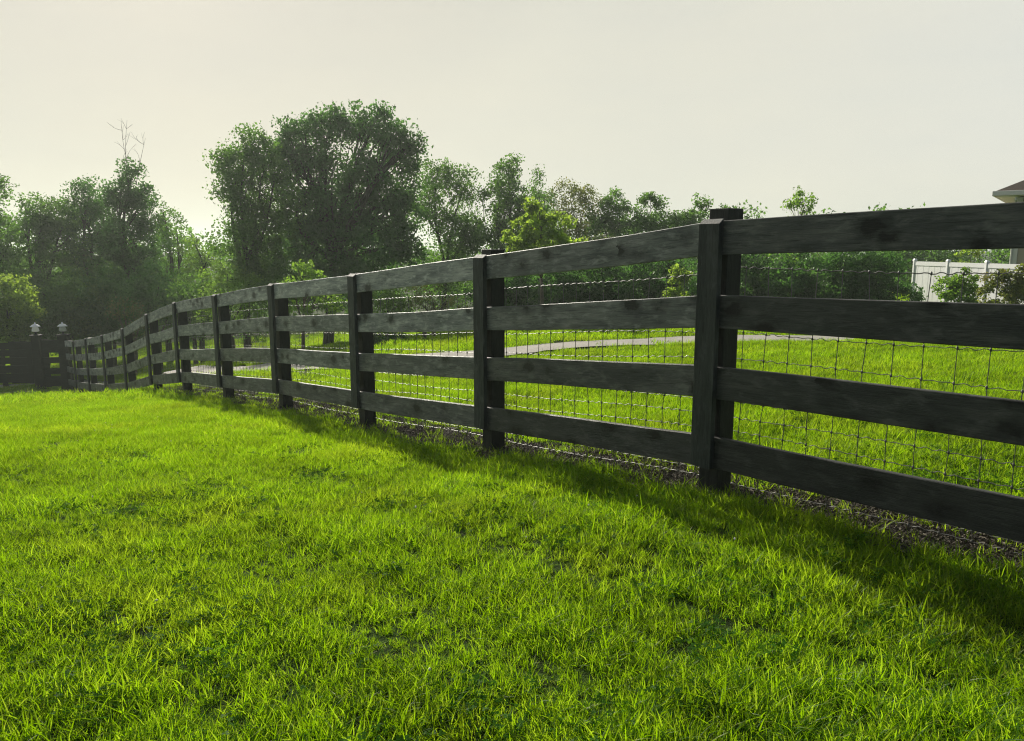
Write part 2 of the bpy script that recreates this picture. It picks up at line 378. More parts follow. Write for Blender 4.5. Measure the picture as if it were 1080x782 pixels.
# ------------------------------------------------------------------ the board fence
fence = empty('board_fence', (POSTS[2][0], POSTS[2][1], POSTS[2][3]), 'long black four-board fence with woven wire running downhill across the lawn', 'fence')
F0 = np.array(fence.location)
RH, SP, RT, BT = 0.20, 0.44, 0.038, 0.040
ROWS = [0.29, 0.49, 0.68, 0.855, 0.99, 1.11, 1.22, 1.32, 1.41, 1.50, 1.58, 1.65]
nP = len(POSTS)
def secdir(i):
    d = POSTS[i + 1][:2] - POSTS[i][:2]; L = np.linalg.norm(d); d = d / L
    return d, np.array([-d[1], d[0]]) * -1, L      # n points behind the fence
dirs = [secdir(i) for i in range(nP - 1)]
def frame(o3, xdir, ydir, zdir):
    m = Matrix.Identity(4)
    for r in range(3): m[r][0], m[r][1], m[r][2], m[r][3] = xdir[r], ydir[r], zdir[r], o3[r]
    return m
prng = np.random.default_rng(21)
for i in range(nP - 1):
    d, n, L = dirs[i]; z0, z1 = POSTS[i][2], POSTS[i + 1][2]
    slope = (z1 - z0) / L; cs = 1 / math.hypot(1, slope)
    xd = np.array([d[0] * cs, d[1] * cs, slope * cs]); yd = np.array([n[0], n[1], 0]); zd = np.cross(xd, yd)
    if zd[2] < 0: zd = -zd; yd_ = yd
    # right-handed frame: x along, y = z cross x
    yd = np.cross(zd, xd)
    ny = np.sign(np.dot(yd[:2], n))                # which local y sign lies behind
    LL = L / cs - 0.006
    for k in range(4):
        o3 = np.array([POSTS[i][0], POSTS[i][1], z0 - SP * k]) + np.array([n[0], n[1], 0]) * (BT + 0.002) + xd * 0.003 - F0
        V = []; F = []; ns = 14
        bow = prng.normal(0, 0.005); ph = prng.uniform(0, 6)
        for q in range(ns + 1):
            t = q / ns; x = LL * t; dz = bow * math.sin(math.pi * t) + 0.0015 * math.sin(9 * t + ph); dy = 0.003 * math.sin(math.pi * t) * prng.uniform(-1, 1)
            c_ = 0.004
            prof = [(0, -RH + c_), (c_, -RH), (RT - c_, -RH), (RT, -RH + c_), (RT, -c_), (RT - c_, 0), (c_, 0), (0, -c_)]
            for (py_, pz) in prof: V.append((x, ny * (py_) + dy, pz + dz))
        for q in range(ns):
            for j in range(8):
                a = q * 8 + j; b = q * 8 + (j + 1) % 8; F.append((a, b, b + 8, a + 8))
        F.append(tuple(range(7, -1, -1))); F.append(tuple(ns * 8 + j for j in range(8)))
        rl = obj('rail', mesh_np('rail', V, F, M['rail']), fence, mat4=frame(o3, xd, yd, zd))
        # shade and flare painted into rail colour: darker near and low, paler further on
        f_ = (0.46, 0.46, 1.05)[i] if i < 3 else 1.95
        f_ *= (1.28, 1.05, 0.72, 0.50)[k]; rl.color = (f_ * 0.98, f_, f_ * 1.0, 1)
    # woven wire of the panel
    mb = MB(); near = i < 4
    off = np.array([n[0], n[1]]) * (BT + RT + 0.012 + 0.145 + 0.004)
    stepx = 0.01905 if i < 6 else 0.0381
    m_ = int(L / stepx)
    s_ = np.linspace(0, L, m_ + 1)
    rs = prng.uniform(0, 6, len(ROWS))
    zfun = lambda s, r, j: z0 + (z1 - z0) * s / L - r + 0.010 * np.sin(s * 2.3 + rs[j]) - (0.018 * np.sin(np.pi * s / L) if j == 0 else 0)
    for j, r in enumerate(ROWS):
        rad = (0.0024 if j in (0, len(ROWS) - 1) else 0.0019) * (1.2 if i < 4 else 0.8)
        w = 0.0045 * np.sin(2 * np.pi * s_ / 0.0762) * (1 + 0.6 * np.sin(s_ * 17 + j))
        pts = np.stack([POSTS[i][0] + d[0] * s_ + off[0], POSTS[i][1] + d[1] * s_ + off[1], zfun(s_, r, j) + w], 1) - F0
        mb.tube(pts, rad, 4, False)
    for s in np.arange(0.07, L, 0.1524):
        xy = POSTS[i][:2] + d * s + off
        zz = [zfun(s, r, j) for j, r in enumerate(ROWS)]
        sway = prng.normal(0, 0.004, len(zz))
        pts = np.array([[xy[0] + d[0] * sway[j], xy[1] + d[1] * sway[j], z] for j, z in enumerate(zz)]) - F0
        mb.tube(pts, 0.0025 if i < 4 else 0.0018, 4, False)
        if i < 7:
            for p in pts:
                mb.tube(np.array([p - [0, 0, 0.011], p - [0, 0, 0.004], p + [0, 0, 0.004], p + [0, 0, 0.011]]), [0.002, 0.0062, 0.0062, 0.002], 5, False)
    mb.build('wire_mesh', M['wire'], fence, True)
for i in range(nP):
    d, n, L = dirs[min(i, nP - 2)]
    if 0 < i < nP - 1: d = dirs[i - 1][0] + d; d = d / np.linalg.norm(d); n = np.array([d[1], -d[0]])
    x, y, zt, zg = POSTS[i]
    up = {2: 0.075, 3: 0.055}.get(i, prng.uniform(0.0, 0.015))
    xd = np.array([d[0], d[1], 0]); yd = np.array([n[0], n[1], 0]); zd = np.array([0, 0, 1.0])
    sgn = np.sign(np.cross(xd, yd)[2])
    # z-up right-handed frame with local y pointing behind; x flipped when needed
    X = xd * sgn
    gz = tz(x, y); h = zt - gz
    W = 0.145; y0 = BT + RT + 0.012
    mb = MB(); mb.box(-W / 2, W / 2, y0, y0 + W, -0.45, h + up)
    ob = mb.build('post', M['post'], fence, bevel=0.006, mat4=frame(np.array([x, y, gz]) - F0, X, yd, zd))
    mb = MB(); w = 0.150; lean = prng.normal(0, 0.003)
    zb = h - 1.515 + prng.uniform(-0.004, 0.01)
    mb.hexa([(-w / 2 + lean, 0, zb), (w / 2 + lean, 0, zb), (w / 2 + lean, BT, zb), (-w / 2 + lean, BT, zb), (-w / 2, 0, h - 0.018), (w / 2, 0, h - 0.018), (w / 2, BT, h + 0.012), (-w / 2, BT, h + 0.012)])
    for k in range(4):
        for sx in (-0.045, 0.045):
            cx_, cz_ = sx + prng.normal(0, .004), h - 0.09 - SP * k + prng.normal(0, .006); q_ = 8
            ring = [(cx_ + 0.0055 * math.cos(a * 2 * math.pi / q_), -0.0015, cz_ + 0.0055 * math.sin(a * 2 * math.pi / q_)) for a in range(q_)]
            back = [(x_, 0.001, z_) for x_, y_, z_ in ring]
            mb.add(ring + back, [tuple(range(q_))] + [(a, a + q_, (a + 1) % q_ + q_, (a + 1) % q_) for a in range(q_)])
    mb.build('batten', M['batten'], fence, bevel=0.003, mat4=frame(np.array([x, y, gz]) - F0, X, yd, zd))

# ------------------------------------------------------------------ gate, end fence and lanterns (far left)
gx0, gy0 = POSTS[-1][:2]
GD = np.array([-0.985, -0.17]); GN = np.array([-GD[1], GD[0]])
if GN[1] < 0: GN = -GN
def gpt(s): return gx0 + 0.05 + GD[0] * s, gy0 + GD[1] * s
gbase = tz(*gpt(0.0))
gate = empty('driveway_gate', (*gpt(0.0), gbase), 'black wooden driveway gate with boarded leaves closed at the end of the board fence', 'gate', rz=math.atan2(-GD[1], -GD[0]))
def gbox(mb, s0, s1, t0, t1, z0, z1): mb.box(-s1, -s0, t0, t1, z0, z1)
GH = 1.92
for s, w in ((0.0, 0.30), (0.85, 0.26), (5.2, 0.26)):
    mb = MB(); gbox(mb, s - w / 2, s + w / 2, -w / 2, w / 2, -0.5, GH); p = mb.build('gate_post', M['gate'], gate, bevel=0.01)
    mb = MB(); gbox(mb, s - w / 2 - .03, s + w / 2 + .03, -w / 2 - .03, w / 2 + .03, GH, GH + 0.04); mb.build('post_cap', M['gate'], p, bevel=0.008)
mb = MB()
for z0, z1 in ((0.18, 0.52), (0.6, 0.80), (0.98, 1.18), (1.34, 1.78)): gbox(mb, 0.15, 0.72, -0.02, 0.02, z0, z1)
gbox(mb, 0.52, 0.72, 0.025, 0.055, 0.15, 1.8)
mb.build('side_panel', M['gate'], gate, bevel=0.004)
mb = MB()
for q, (z0, z1) in enumerate(((0.34, 0.66), (0.675, 0.93), (0.985, 1.20), (1.25, 1.46), (1.475, 1.70))): gbox(mb, 1.02, 5.05, -0.02, 0.02, z0, z1)
for s in (1.02, 2.2, 3.5, 4.9): gbox(mb, s, s + 0.16, -0.055, -0.022, 0.3, 1.74)
gbox(mb, 1.18, 1.75, 0.024, 0.05, 0.3, 1.74); gbox(mb, 2.3, 5.0, 0.024, 0.05, 0.34, 1.70)
mb.build('gate_leaf', M['gate'], gate, bevel=0.004)
def lantern(s, label):
    x, y = gpt(s)
    t = empty('post_lantern', (x, y, gbase + GH + 0.04), label, 'lantern', 'lanterns on the gate posts')
    mb = MB(); mb.lathe([(0.085, 0), (0.085, 0.015), (0.03, 0.03), (0.03, 0.07), (0.075, 0.085), (0.075, 0.10)], k=12); mb.build('base', M['black_metal'], t, True)
    mb = MB(); mb.lathe([(0.070, 0.10), (0.115, 0.12), (0.105, 0.20), (0.075, 0.27)], k=12); mb.build('glass', M['frost'], t, True)
    mb = MB(); mb.lathe([(0.16, 0.272), (0.15, 0.285), (0.09, 0.34), (0.03, 0.365), (0.02, 0.40), (0.008, 0.42)], k=12); mb.build('lamp_cap', M['vinyl'], t, True)
lantern(0.0, 'white glass lantern on the gate post where the board fence ends')
lantern(0.85, 'white glass lantern on the second gate post, beside the gate leaf')
# pale kerb at the lawn's far edge by the gate
me, _ = ribbon([(gx0 + 0.2, gy0 - 0.75), (gx0 - 2, gy0 - 1.35), (gx0 - 4.5, gy0 - 2.6), (gx0 - 8, gy0 - 4.6)], 0.09, 'kerb', M['concrete'], 0.09, 0.2, 3)
tag(obj('kerb', me), kind='structure')
# ------------------------------------------------------------------ white vinyl fence
def vinyl_fence():
    root = empty('vinyl_fence', (13.4, 25.0, tz(13.4, 25.0)), 'white vinyl privacy fence with capped posts beyond the lawn', 'fence')
    R0 = np.array(root.location)
    pts = [(13.36, 25.4), (13.5, 23.7), (13.65, 22.0), (13.8, 20.3), (14.0, 18.6)]
    pts2 = [(13.05, 25.4), (15.0, 25.9), (17.0, 26.4)]
    done = set()
    for P in (pts,):
        for i, p in enumerate(P):
            z = tz(*p); top = EYE - 0.40
            if p not in done:
                done.add(p)
                mb = MB(); a, b = p[0] - R0[0], p[1] - R0[1]; zz = -R0[2]
                mb.box(a - .045, a + .045, b - .045, b + .045, z - .3 + zz, top + zz)
                q = mb.build('post', M['vinyl'], root, bevel=0.006)
                mb = MB(); mb.hexa([(a - .06, b - .06, top + zz), (a + .06, b - .06, top + zz), (a + .06, b + .06, top + zz), (a - .06, b + .06, top + zz)] + [(a + sx * .03, b + sy * .03, top + zz + .06) for sx, sy in ((-1, -1), (1, -1), (1, 1), (-1, 1))])
                mb.build('cap', M['vinyl'], q)
            if i + 1 < len(P):
                p2 = P[i + 1]; d = np.array(p2) - p; L = np.linalg.norm(d); d /= L; nn = np.array([d[1], -d[0]])
                mb = MB()
                def slab(s0, s1, t, z0, z1):
                    c = []
                    for zq in (z0, z1):
                        for s, u in ((s0, -t), (s1, -t), (s1, t), (s0, t)):
                            w = np.array(p) + d * s + nn * u; c.append((w[0] - R0[0], w[1] - R0[1], zq - R0[2]))
                    mb.hexa(c)
                lo = max(z, tz(*p2)) + 0.06
                slab(.067, L - .067, .03, top - .16, top - .03); slab(.067, L - .067, .03, lo, lo + .14)
                s = .067
                while s < L - .07:
                    e = min(s + .145, L - .067); slab(s, e - .002, .011 if int(s * 7) % 2 else .014, lo + .142, top - .162); s = e
                mb.build('panel', M['vinyl'], root)
vinyl_fence()

# ------------------------------------------------------------------ house (far right)
def house():
    x0, y0 = 18.25, 28.0; x1, y1 = 31.0, 38.0; zb = tz(x0, y0) - 0.3
    root = empty('house', (x0, y0, zb), 'low house with brown hipped roof and white eaves beyond the white fence', 'house', rz=math.radians(-37))
    W, D = x1 - x0, y1 - y0; ze = EYE + 1.84 - zb; OH = 0.62
    mb = MB(); mb.box(0, W, 0, D, 0, ze - 0.02); mb.build('wall', M['siding'], root)
    mb = MB(); mb.box(-0.05, 0.16, -0.05, 0.12, 0, ze - 0.03); mb.build('corner_trim', M['trim'], root, bevel=0.01)
    mb = MB(); mb.box(-OH, W + OH, -OH, D + OH, ze + 0.012, ze + 0.06); mb.build('soffit', M['trim'], root)
    mb = MB()
    a, b, t, s = OH + .02, OH + .02, ze + 0.005, ze + 0.18
    mb.box(-a - .1, W + a + .1, -b - .1, -b, t, s); mb.box(-a - .1, -a, -b, D + b, t, s); mb.box(W + a, W + a + .1, -b, D + b, t, s)
    mb.build('gutter', M['trim'], root, bevel=0.02)
    h = (D / 2 + OH) * 0.52
    V = [(-a, -b, ze + .185), (W + a, -b, ze + .185), (W + a, D + b, ze + .185), (-a, D + b, ze + .185), (D / 2, D / 2, ze + .185 + h), (W - D / 2, D / 2, ze + .185 + h)]
    mb = MB(); mb.add(V, [(0, 1, 5, 4), (1, 2, 5), (2, 3, 4, 5), (3, 0, 4), (3, 2, 1, 0)]); mb.build('roof', M['shingle'], root)
    for wx in (2.2, 6.0, 9.6):
        mb = MB()
        for (u0, u1, v0, v1) in ((0, 1.3, 0, .09), (0, 1.3, 1.31, 1.4), (0, .09, .092, 1.308), (1.21, 1.3, .092, 1.308), (.625, .675, .092, 1.308)):
            mb.box(wx + u0, wx + u1, -0.05, 0.02, 1.2 + v0, 1.2 + v1)
        w = mb.build('window', M['trim'], root)
        mb = MB(); mb.box(wx + .09, wx + 1.21, -0.015, 0.01, 1.29, 2.51); mb.build('pane', M['pane'], w)
    mb = MB(); mb.tube([(-.02, -.62, ze - .05), (-.02, -.62, ze - .12), (-.02, -.07, ze - .35), (-.02, -.07, 0.3)], 0.035, 8); mb.build('downpipe', M['trim'], root)
house()

# ------------------------------------------------------------------ foliage
M['leaf_dark'] = leaf_mat('leaf_dark', (0.044, 0.118, 0.036), (0.11, 0.27, 0.038), 0.5, 0.5, gloss=0.03)
M['leaf_mid'] = leaf_mat('leaf_mid', (0.050, 0.120, 0.032), (0.16, 0.34, 0.034), 0.52, 0.5, gloss=0.03)
M['leaf_light'] = leaf_mat('leaf_light', (0.075, 0.150, 0.024), (0.26, 0.46, 0.040), 0.55, 0.7, gloss=0.04)
M['leaf_yellow'] = leaf_mat('leaf_yellow', (0.10, 0.16, 0.026), (0.38, 0.56, 0.05), 0.58, 0.7, gloss=0.04)
M['leaf_olive'] = leaf_mat('leaf_olive', (0.070, 0.095, 0.026), (0.21, 0.27, 0.035), 0.5, 0.7, warm=(0.30, 0.15, 0.03), warm_amt=0.4)

def leaves(centers, spread, per, size, rg, flat=0.8):
    """leaf quads scattered round clump centres; returns V, F, tint"""
    n = len(centers) * per
    c = np.repeat(centers, per, 0); sp = np.repeat(spread, per)
    u = rg.normal(size=(n, 3)); u /= np.linalg.norm(u, axis=1)[:, None]
    r = rg.uniform(0, 1, n) ** 0.55
    p = c + u * (r * sp)[:, None] * np.array([1, 1, flat])
    ax = rg.normal(size=(n, 3)); ax[:, 2] -= 0.25; ax /= np.linalg.norm(ax, axis=1)[:, None]
    bx = np.cross(ax, rg.normal(size=(n, 3))); bx /= np.linalg.norm(bx, axis=1)[:, None] + 1e-9
    s = size * rg.uniform(0.6, 1.35, n)
    ax *= s[:, None]; bx *= (s * 0.36)[:, None]
    nrm = np.cross(ax, bx); nrm /= np.linalg.norm(nrm, axis=1)[:, None]
    V = np.stack([p - ax * .5, p - ax * .02 + bx + nrm * (s * .08)[:, None], p + ax * .55, p - ax * .02 - bx + nrm * (s * .08)[:, None]], 1).reshape(-1, 3)
    F = np.arange(n * 4).reshape(-1, 4)
    ct = np.repeat(rg.uniform(0, 1, len(centers)), per)
    tint = np.clip(0.5 * ct + 0.5 * rg.uniform(0, 1, n), 0, 1)
    return V, F, np.repeat(tint, 4)

def clumps(lobes, dens, rg, shell=0.45):
    out = []; spr = []
    for (c, r) in lobes:
        vol = r[0] * r[1] * r[2]; k = max(6, int(dens * vol ** (2 / 3.0)))
        u = rg.normal(size=(k, 3)); u /= np.linalg.norm(u, axis=1)[:, None]
        q = shell + (1 - shell) * rg.uniform(0, 1, k) ** 0.6
        wob = 1 + 0.16 * np.sin(u[:, 0] * 5 + c[0]) * np.cos(u[:, 2] * 6 + c[1]) + 0.10 * rg.normal(size=k)
        out.append(np.array(c) + u * np.array(r) * (q * wob)[:, None]); spr.append(np.full(k, 1.0))
    return np.concatenate(out)

def curve(a, b, rg, bend=0.08, n=6, sag=0.0):
    a, b = np.array(a, float), np.array(b, float); t = np.linspace(0, 1, n)[:, None]; L = np.linalg.norm(b - a)
    off = rg.normal(size=3) * bend * L; off[2] *= 0.4
    return a + (b - a) * t + off * np.sin(np.pi * t) + np.array([0, 0, sag * L]) * np.sin(np.pi * t)

def tree(name, base_px, Y, lobes, mat, label, cat='tree', group=None, leaf=0.085, dens=46, per=60, clump_r=0.34, dk=1.35, depth=0.9, trunk_r=0.14, bark='bark', seed=1, shell=0.4, crown='crown', stem='trunk', twigs=0, flat=0.8):
    rg = np.random.default_rng(seed)
    bx = ray(base_px, 380)[0] * Y; bz = tz(bx, Y)
    root = empty(name, (bx, Y, bz), label, cat, group); R0 = np.array(root.location)
    LB = []
    for l in lobes:
        u, v, ru, rv = l[:4]; dY = l[4] if len(l) > 4 else rg.uniform(-0.25, 0.25) * ru / F_PX * Y
        c = at(u, v, Y + dY); LB.append((c, (ru / F_PX * Y, ru / F_PX * Y * depth, rv / F_PX * Y)))
    C = clumps(LB, dens, rg, shell)
    # lift anything that would sit underground
    gz = terrain(C[:, 0], C[:, 1]); C[:, 2] = np.maximum(C[:, 2], gz + clump_r * 0.6)
    V, F, t = leaves(C, clump_r * 1.1 * rg.uniform(0.6, 1.25, len(C)), int(per * dk), leaf, rg, flat)
    obj(crown, mesh_np(crown, V - R0, F, M[mat], False, {'tint': t}), root)
    mb = MB()
    cent = np.mean([c for c, r in LB], axis=0); top = max(LB, key=lambda q: q[0][2])[0]
    lowest = min(c[2] - r[2] for c, r in LB)
    fork = np.array([bx + (cent[0] - bx) * .3, Y, bz + max(0.25, (cent[2] - bz) * 0.55)])
    base = np.array([bx, Y, bz - 0.25])
    def tub(pts, r0, r1, k): mb.tube(np.array(pts) - R0, np.linspace(r0, r1, len(pts)), k)
    tub(curve(base, fork, rg, 0.03), trunk_r * 1.25, trunk_r * .8, 10)
    for c, r in LB:
        limb = curve(fork, c + [0, 0, r[2] * .3], rg, 0.07, 7, 0.03); tub(limb, trunk_r * .55, trunk_r * .16, 7)
        d2 = ((C - c) ** 2).sum(1); near = np.argsort(d2)[:: max(1, len(C) // (7 * max(1, len(LB))))][:9]
        for q in near:
            if d2[q] < (max(r) * 1.3) ** 2: tub(curve(limb[rg.integers(2, 6)], C[q], rg, 0.1, 5), trunk_r * .16, trunk_r * .04, 4)
    for k in range(twigs):       # dead leaders forking into fine twigs
        s = top + np.array([rg.normal() * .25, rg.normal() * .2, -.2]); e = s + [rg.normal() * 0.45, rg.normal() * 0.3, rg.uniform(1.3, 2.7)]
        tw = curve(s, e, rg, 0.07, 8); tub(tw, 0.016, 0.004, 4)
        for j in range(5):
            q = tw[rg.integers(2, 7)]; dd_ = np.array([rg.normal() * .35, rg.normal() * .3, rg.uniform(.2, .7)]); f2 = curve(q, q + dd_, rg, 0.12, 5); tub(f2, 0.009, 0.003, 3)
            tub(curve(f2[2], f2[2] + dd_[[1, 0, 2]] * .5, rg, 0.1, 4), 0.005, 0.002, 3)
    mb.build(stem, M[bark], root, True)
    return root

# --- tall trees beyond the field
tree('broadleaf_tree', 345, 29, [(322, 146, 24, 24), (350, 130, 26, 18), (384, 136, 26, 22), (414, 150, 22, 28), (428, 168, 15, 30), (310, 178, 20, 22), (345, 172, 24, 20), (388, 182, 28, 24), (428, 205, 18, 26), (316, 216, 24, 22), (362, 222, 32, 26), (408, 232, 30, 28), (325, 256, 40, 28), (385, 266, 46, 30), (430, 262, 18, 30), (350, 296, 62, 28), (302, 158, 15, 20), (350, 204, 24, 18), (402, 204, 22, 20), (340, 238, 28, 18), (400, 118, 8, 12), (442, 150, 8, 12)], 'leaf_dark',
     'tallest tree, with a wide dark rounded crown showing small sky gaps', leaf=0.11, dens=50, per=50, clump_r=0.43, trunk_r=0.18, seed=11, shell=0.25)
tree('broadleaf_tree', 262, 28, [(260, 160, 24, 26), (240, 172, 14, 20), (282, 168, 16, 22), (250, 195, 24, 24), (290, 190, 20, 30), (265, 225, 30, 32), (296, 232, 24, 30), (262, 262, 34, 36), (285, 300, 48, 32)], 'leaf_mid',
     'ragged tree leaning on the left side of the tallest tree', leaf=0.095, dens=50, per=56, clump_r=0.44, trunk_r=0.12, seed=12, shell=0.2)
tree('broadleaf_tree', 470, 33, [(462, 186, 20, 20), (452, 215, 22, 28), (490, 205, 15, 30), (478, 245, 26, 34), (500, 250, 18, 34), (470, 290, 32, 28)], 'leaf_mid',
     'open-crowned tree just right of the tallest tree, sky showing through', leaf=0.095, dens=52, per=48, clump_r=0.42, trunk_r=0.11, seed=13, shell=0.2)
tree('broadleaf_tree', 538, 32, [(536, 186, 15, 22), (530, 208, 22, 24), (548, 225, 26, 26), (528, 245, 26, 32), (560, 265, 26, 30), (540, 295, 34, 26)], 'leaf_mid',
     'pointed tree rising behind the second nearest fence post', leaf=0.095, dens=50, per=54, clump_r=0.38, trunk_r=0.12, seed=14, shell=0.2)
tree('broadleaf_tree', 568, 36, [(566, 196, 9, 18), (574, 220, 17, 22), (582, 255, 26, 30)], 'leaf_mid',
     'slender thin-leaved tree between the pointed tree and the brownish one', leaf=0.09, dens=44, per=40, clump_r=0.36, trunk_r=0.08, seed=15)
tree('broadleaf_tree', 610, 34, [(600, 205, 22, 12), (622, 210, 18, 13), (608, 230, 28, 18), (625, 256, 32, 28)], 'leaf_olive',
     'sparse brownish tree with twiggy top above the young yellow-green tree', leaf=0.08, dens=46, per=38, clump_r=0.36, trunk_r=0.07, seed=16)
tree('broadleaf_tree', 648, 33, [(648, 210, 12, 13), (632, 226, 14, 14), (652, 230, 22, 16), (645, 258, 34, 26)], 'leaf_mid',
     'small pointed tree, left of the pair above the top board', leaf=0.09, dens=46, per=42, clump_r=0.34, trunk_r=0.07, dk=1.9, seed=17)
tree('broadleaf_tree', 686, 32, [(686, 213, 14, 13), (676, 230, 18, 14), (700, 234, 20, 14), (690, 260, 34, 26)], 'leaf_mid',
     'small round-topped tree, right of the pair above the top board', leaf=0.09, dens=46, per=42, clump_r=0.34, trunk_r=0.07, dk=1.9, seed=18)
tree('broadleaf_tree', 737, 31, [(733, 222, 18, 13), (722, 238, 16, 14), (745, 248, 28, 22)], 'leaf_mid',
     'small tree whose top shows just left of the nearest post top', leaf=0.09, dens=38, per=40, clump_r=0.30, trunk_r=0.07, dk=1.9, seed=19)
tree('broadleaf_tree', 770, 30, [(770, 222, 13, 11), (782, 240, 24, 18)], 'leaf_mid',
     'feathery treetop showing directly above the nearest post', leaf=0.09, dens=36, per=26, clump_r=0.28, trunk_r=0.09, seed=20)
# --- thicket on the left
tree('thicket_tree', -5, 31, [(-6, 212, 16, 26), (-12, 250, 30, 36), (-20, 300, 46, 44)], 'leaf_mid', 'tree cut by the left edge of the view above the round bush', leaf=0.10, dens=40, per=48, clump_r=0.38, trunk_r=0.16, seed=30)
tree('thicket_tree', 48, 34, [(50, 226, 26, 18), (32, 245, 26, 24), (66, 248, 26, 26), (45, 285, 44, 36), (50, 330, 50, 34)], 'leaf_mid', 'broad low tree between the left-edge tree and the twig-topped one', leaf=0.11, dens=40, per=52, clump_r=0.42, trunk_r=0.18, seed=31)
tree('thicket_tree', 98, 35, [(95, 212, 22, 22), (92, 240, 30, 26), (110, 275, 36, 36), (100, 320, 46, 40)], 'leaf_dark', 'dark uneven tree left of the twig-topped tree in the thicket', leaf=0.11, dens=42, per=52, clump_r=0.42, trunk_r=0.18, seed=32)
tree('thicket_tree', 140, 34, [(140, 190, 13, 22), (128, 208, 20, 22), (150, 222, 22, 26), (138, 258, 32, 32), (150, 300, 40, 40)], 'leaf_dark', 'tallest tree of the left thicket, bare twigs sticking from its top', leaf=0.11, dens=44, per=56, clump_r=0.40, trunk_r=0.18, seed=33, twigs=3)
tree('thicket_tree', 180, 33, [(172, 228, 14, 16), (186, 246, 16, 16), (182, 275, 30, 28), (185, 318, 40, 34)], 'leaf_mid', 'loose tree with bright edges, right of the twig-topped tree', leaf=0.095, dens=38, per=34, clump_r=0.34, trunk_r=0.12, seed=34)
tree('thicket_tree', 215, 31, [(206, 262, 16, 13), (222, 272, 18, 14), (215, 295, 28, 22), (228, 322, 34, 24)], 'leaf_light', 'low sunlit tree filling the dip left of the tallest tree', leaf=0.09, dens=38, per=38, clump_r=0.32, trunk_r=0.10, seed=35)
und = [(20, 330, 44, 34, 29, 'leaf_mid', 'mounded shrub behind the round bush by the gate'), (75, 318, 38, 34, 30, 'leaf_mid', 'mounded shrub above the two lanterns'), (122, 318, 38, 36, 30, 'leaf_dark', 'dark mounded shrub behind the arching pale shrub'),
       (168, 312, 32, 30, 29, 'leaf_dark', 'dark mounded shrub under the loose bright-edged tree'), (205, 318, 30, 28, 28, 'leaf_mid', 'mounded shrub under the low sunlit tree')]
for q, (u, v, ru, rv, Y, m, lb) in enumerate(und):
    tree('thicket_shrub', u, Y, [(u, v, ru, rv), (u + ru * .5, v + rv * .5, ru * .8, rv * .8), (u - ru * .5, v + rv * .6, ru * .8, rv * .8)], m, lb, 'shrub', 'shrubs along the foot of the thicket', leaf=0.10, dens=40, per=48, clump_r=0.36, trunk_r=0.08, seed=40 + q, crown='foliage', stem='stem')
tree('round_bush', 5, 27.2, [(2, 316, 32, 34), (24, 330, 18, 24), (-22, 330, 28, 34), (5, 348, 34, 20)], 'leaf_yellow', 'sunlit yellow-green bush behind the gate leaf', 'bush', leaf=0.085, dens=54, per=60, clump_r=0.28, trunk_r=0.08, seed=50, crown='foliage', stem='stem')
tree('arching_shrub', 142, 26.5, [(132, 322, 17, 9), (150, 334, 16, 12), (120, 328, 12, 8), (142, 350, 20, 14)], 'leaf_olive', 'pale arching shrub behind the low far end of the fence', 'shrub', leaf=0.085, dens=30, per=18, clump_r=0.30, trunk_r=0.04, bark='young_bark', seed=51, crown='foliage', stem='stem')
tree('sunlit_shrub', 245, 26, [(240, 292, 26, 11), (262, 300, 24, 12), (225, 306, 20, 12), (245, 325, 36, 18)], 'leaf_light', 'sunlit shrub under the ragged tree, above the fence top', 'shrub', leaf=0.085, dens=44, per=40, clump_r=0.28, trunk_r=0.07, seed=52, crown='foliage', stem='stem')
# --- young trees and bushes on the far lawn
tree('young_tree', 318, 19.0, [(314, 287, 16, 10), (330, 300, 18, 12), (312, 308, 22, 13), (345, 318, 20, 14), (325, 328, 26, 12)], 'leaf_light', 'light green young tree with thin trunk behind the fourth fence post', leaf=0.085, dens=44, per=36, clump_r=0.22, trunk_r=0.045, bark='young_bark', seed=60)
tree('young_tree', 459, 19.5, [(452, 308, 24, 10), (475, 316, 20, 12), (442, 322, 18, 12)], 'leaf_olive', 'reddish-leaved young tree with forked trunk between the second and third posts', leaf=0.07, dens=38, per=22, clump_r=0.22, trunk_r=0.045, bark='young_bark', seed=61)
tree('young_tree', 570, 20.0, [(568, 222, 12, 10), (560, 236, 20, 11), (585, 238, 20, 10), (545, 252, 20, 9), (572, 254, 26, 11), (600, 256, 16, 9), (572, 264, 34, 9)], 'leaf_yellow', 'bright yellow-green young tree rising above the top board', leaf=0.095, dens=56, per=62, clump_r=0.24, trunk_r=0.05, bark='young_bark', seed=62, flat=0.6)
tree('young_tree', 845, 26.0, [(841, 208, 5, 8), (852, 213, 9, 6), (832, 217, 7, 4), (846, 222, 14, 7), (846, 236, 18, 10), (842, 262, 26, 20)], 'leaf_light', 'wispy light green young tree poking above the top board near the right', leaf=0.085, dens=52, per=22, clump_r=0.20, trunk_r=0.035, bark='young_bark', seed=63, twigs=0)
tree('round_bush', 402, 18.5, [(398, 352, 17, 12), (415, 354, 14, 12), (405, 362, 20, 9)], 'leaf_dark', 'low dark round bush seen between boards right of the third post', 'bush', leaf=0.06, dens=90, per=70, clump_r=0.16, trunk_r=0.03, seed=64, crown='foliage', stem='stem')
tree('leafy_shrub', 410, 23.5, [(405, 312, 22, 14), (420, 325, 20, 13), (400, 335, 18, 10)], 'leaf_light', 'light green shrub behind the dark round bush', 'shrub', leaf=0.085, dens=44, per=44, clump_r=0.24, trunk_r=0.05, seed=65, crown='foliage', stem='stem')
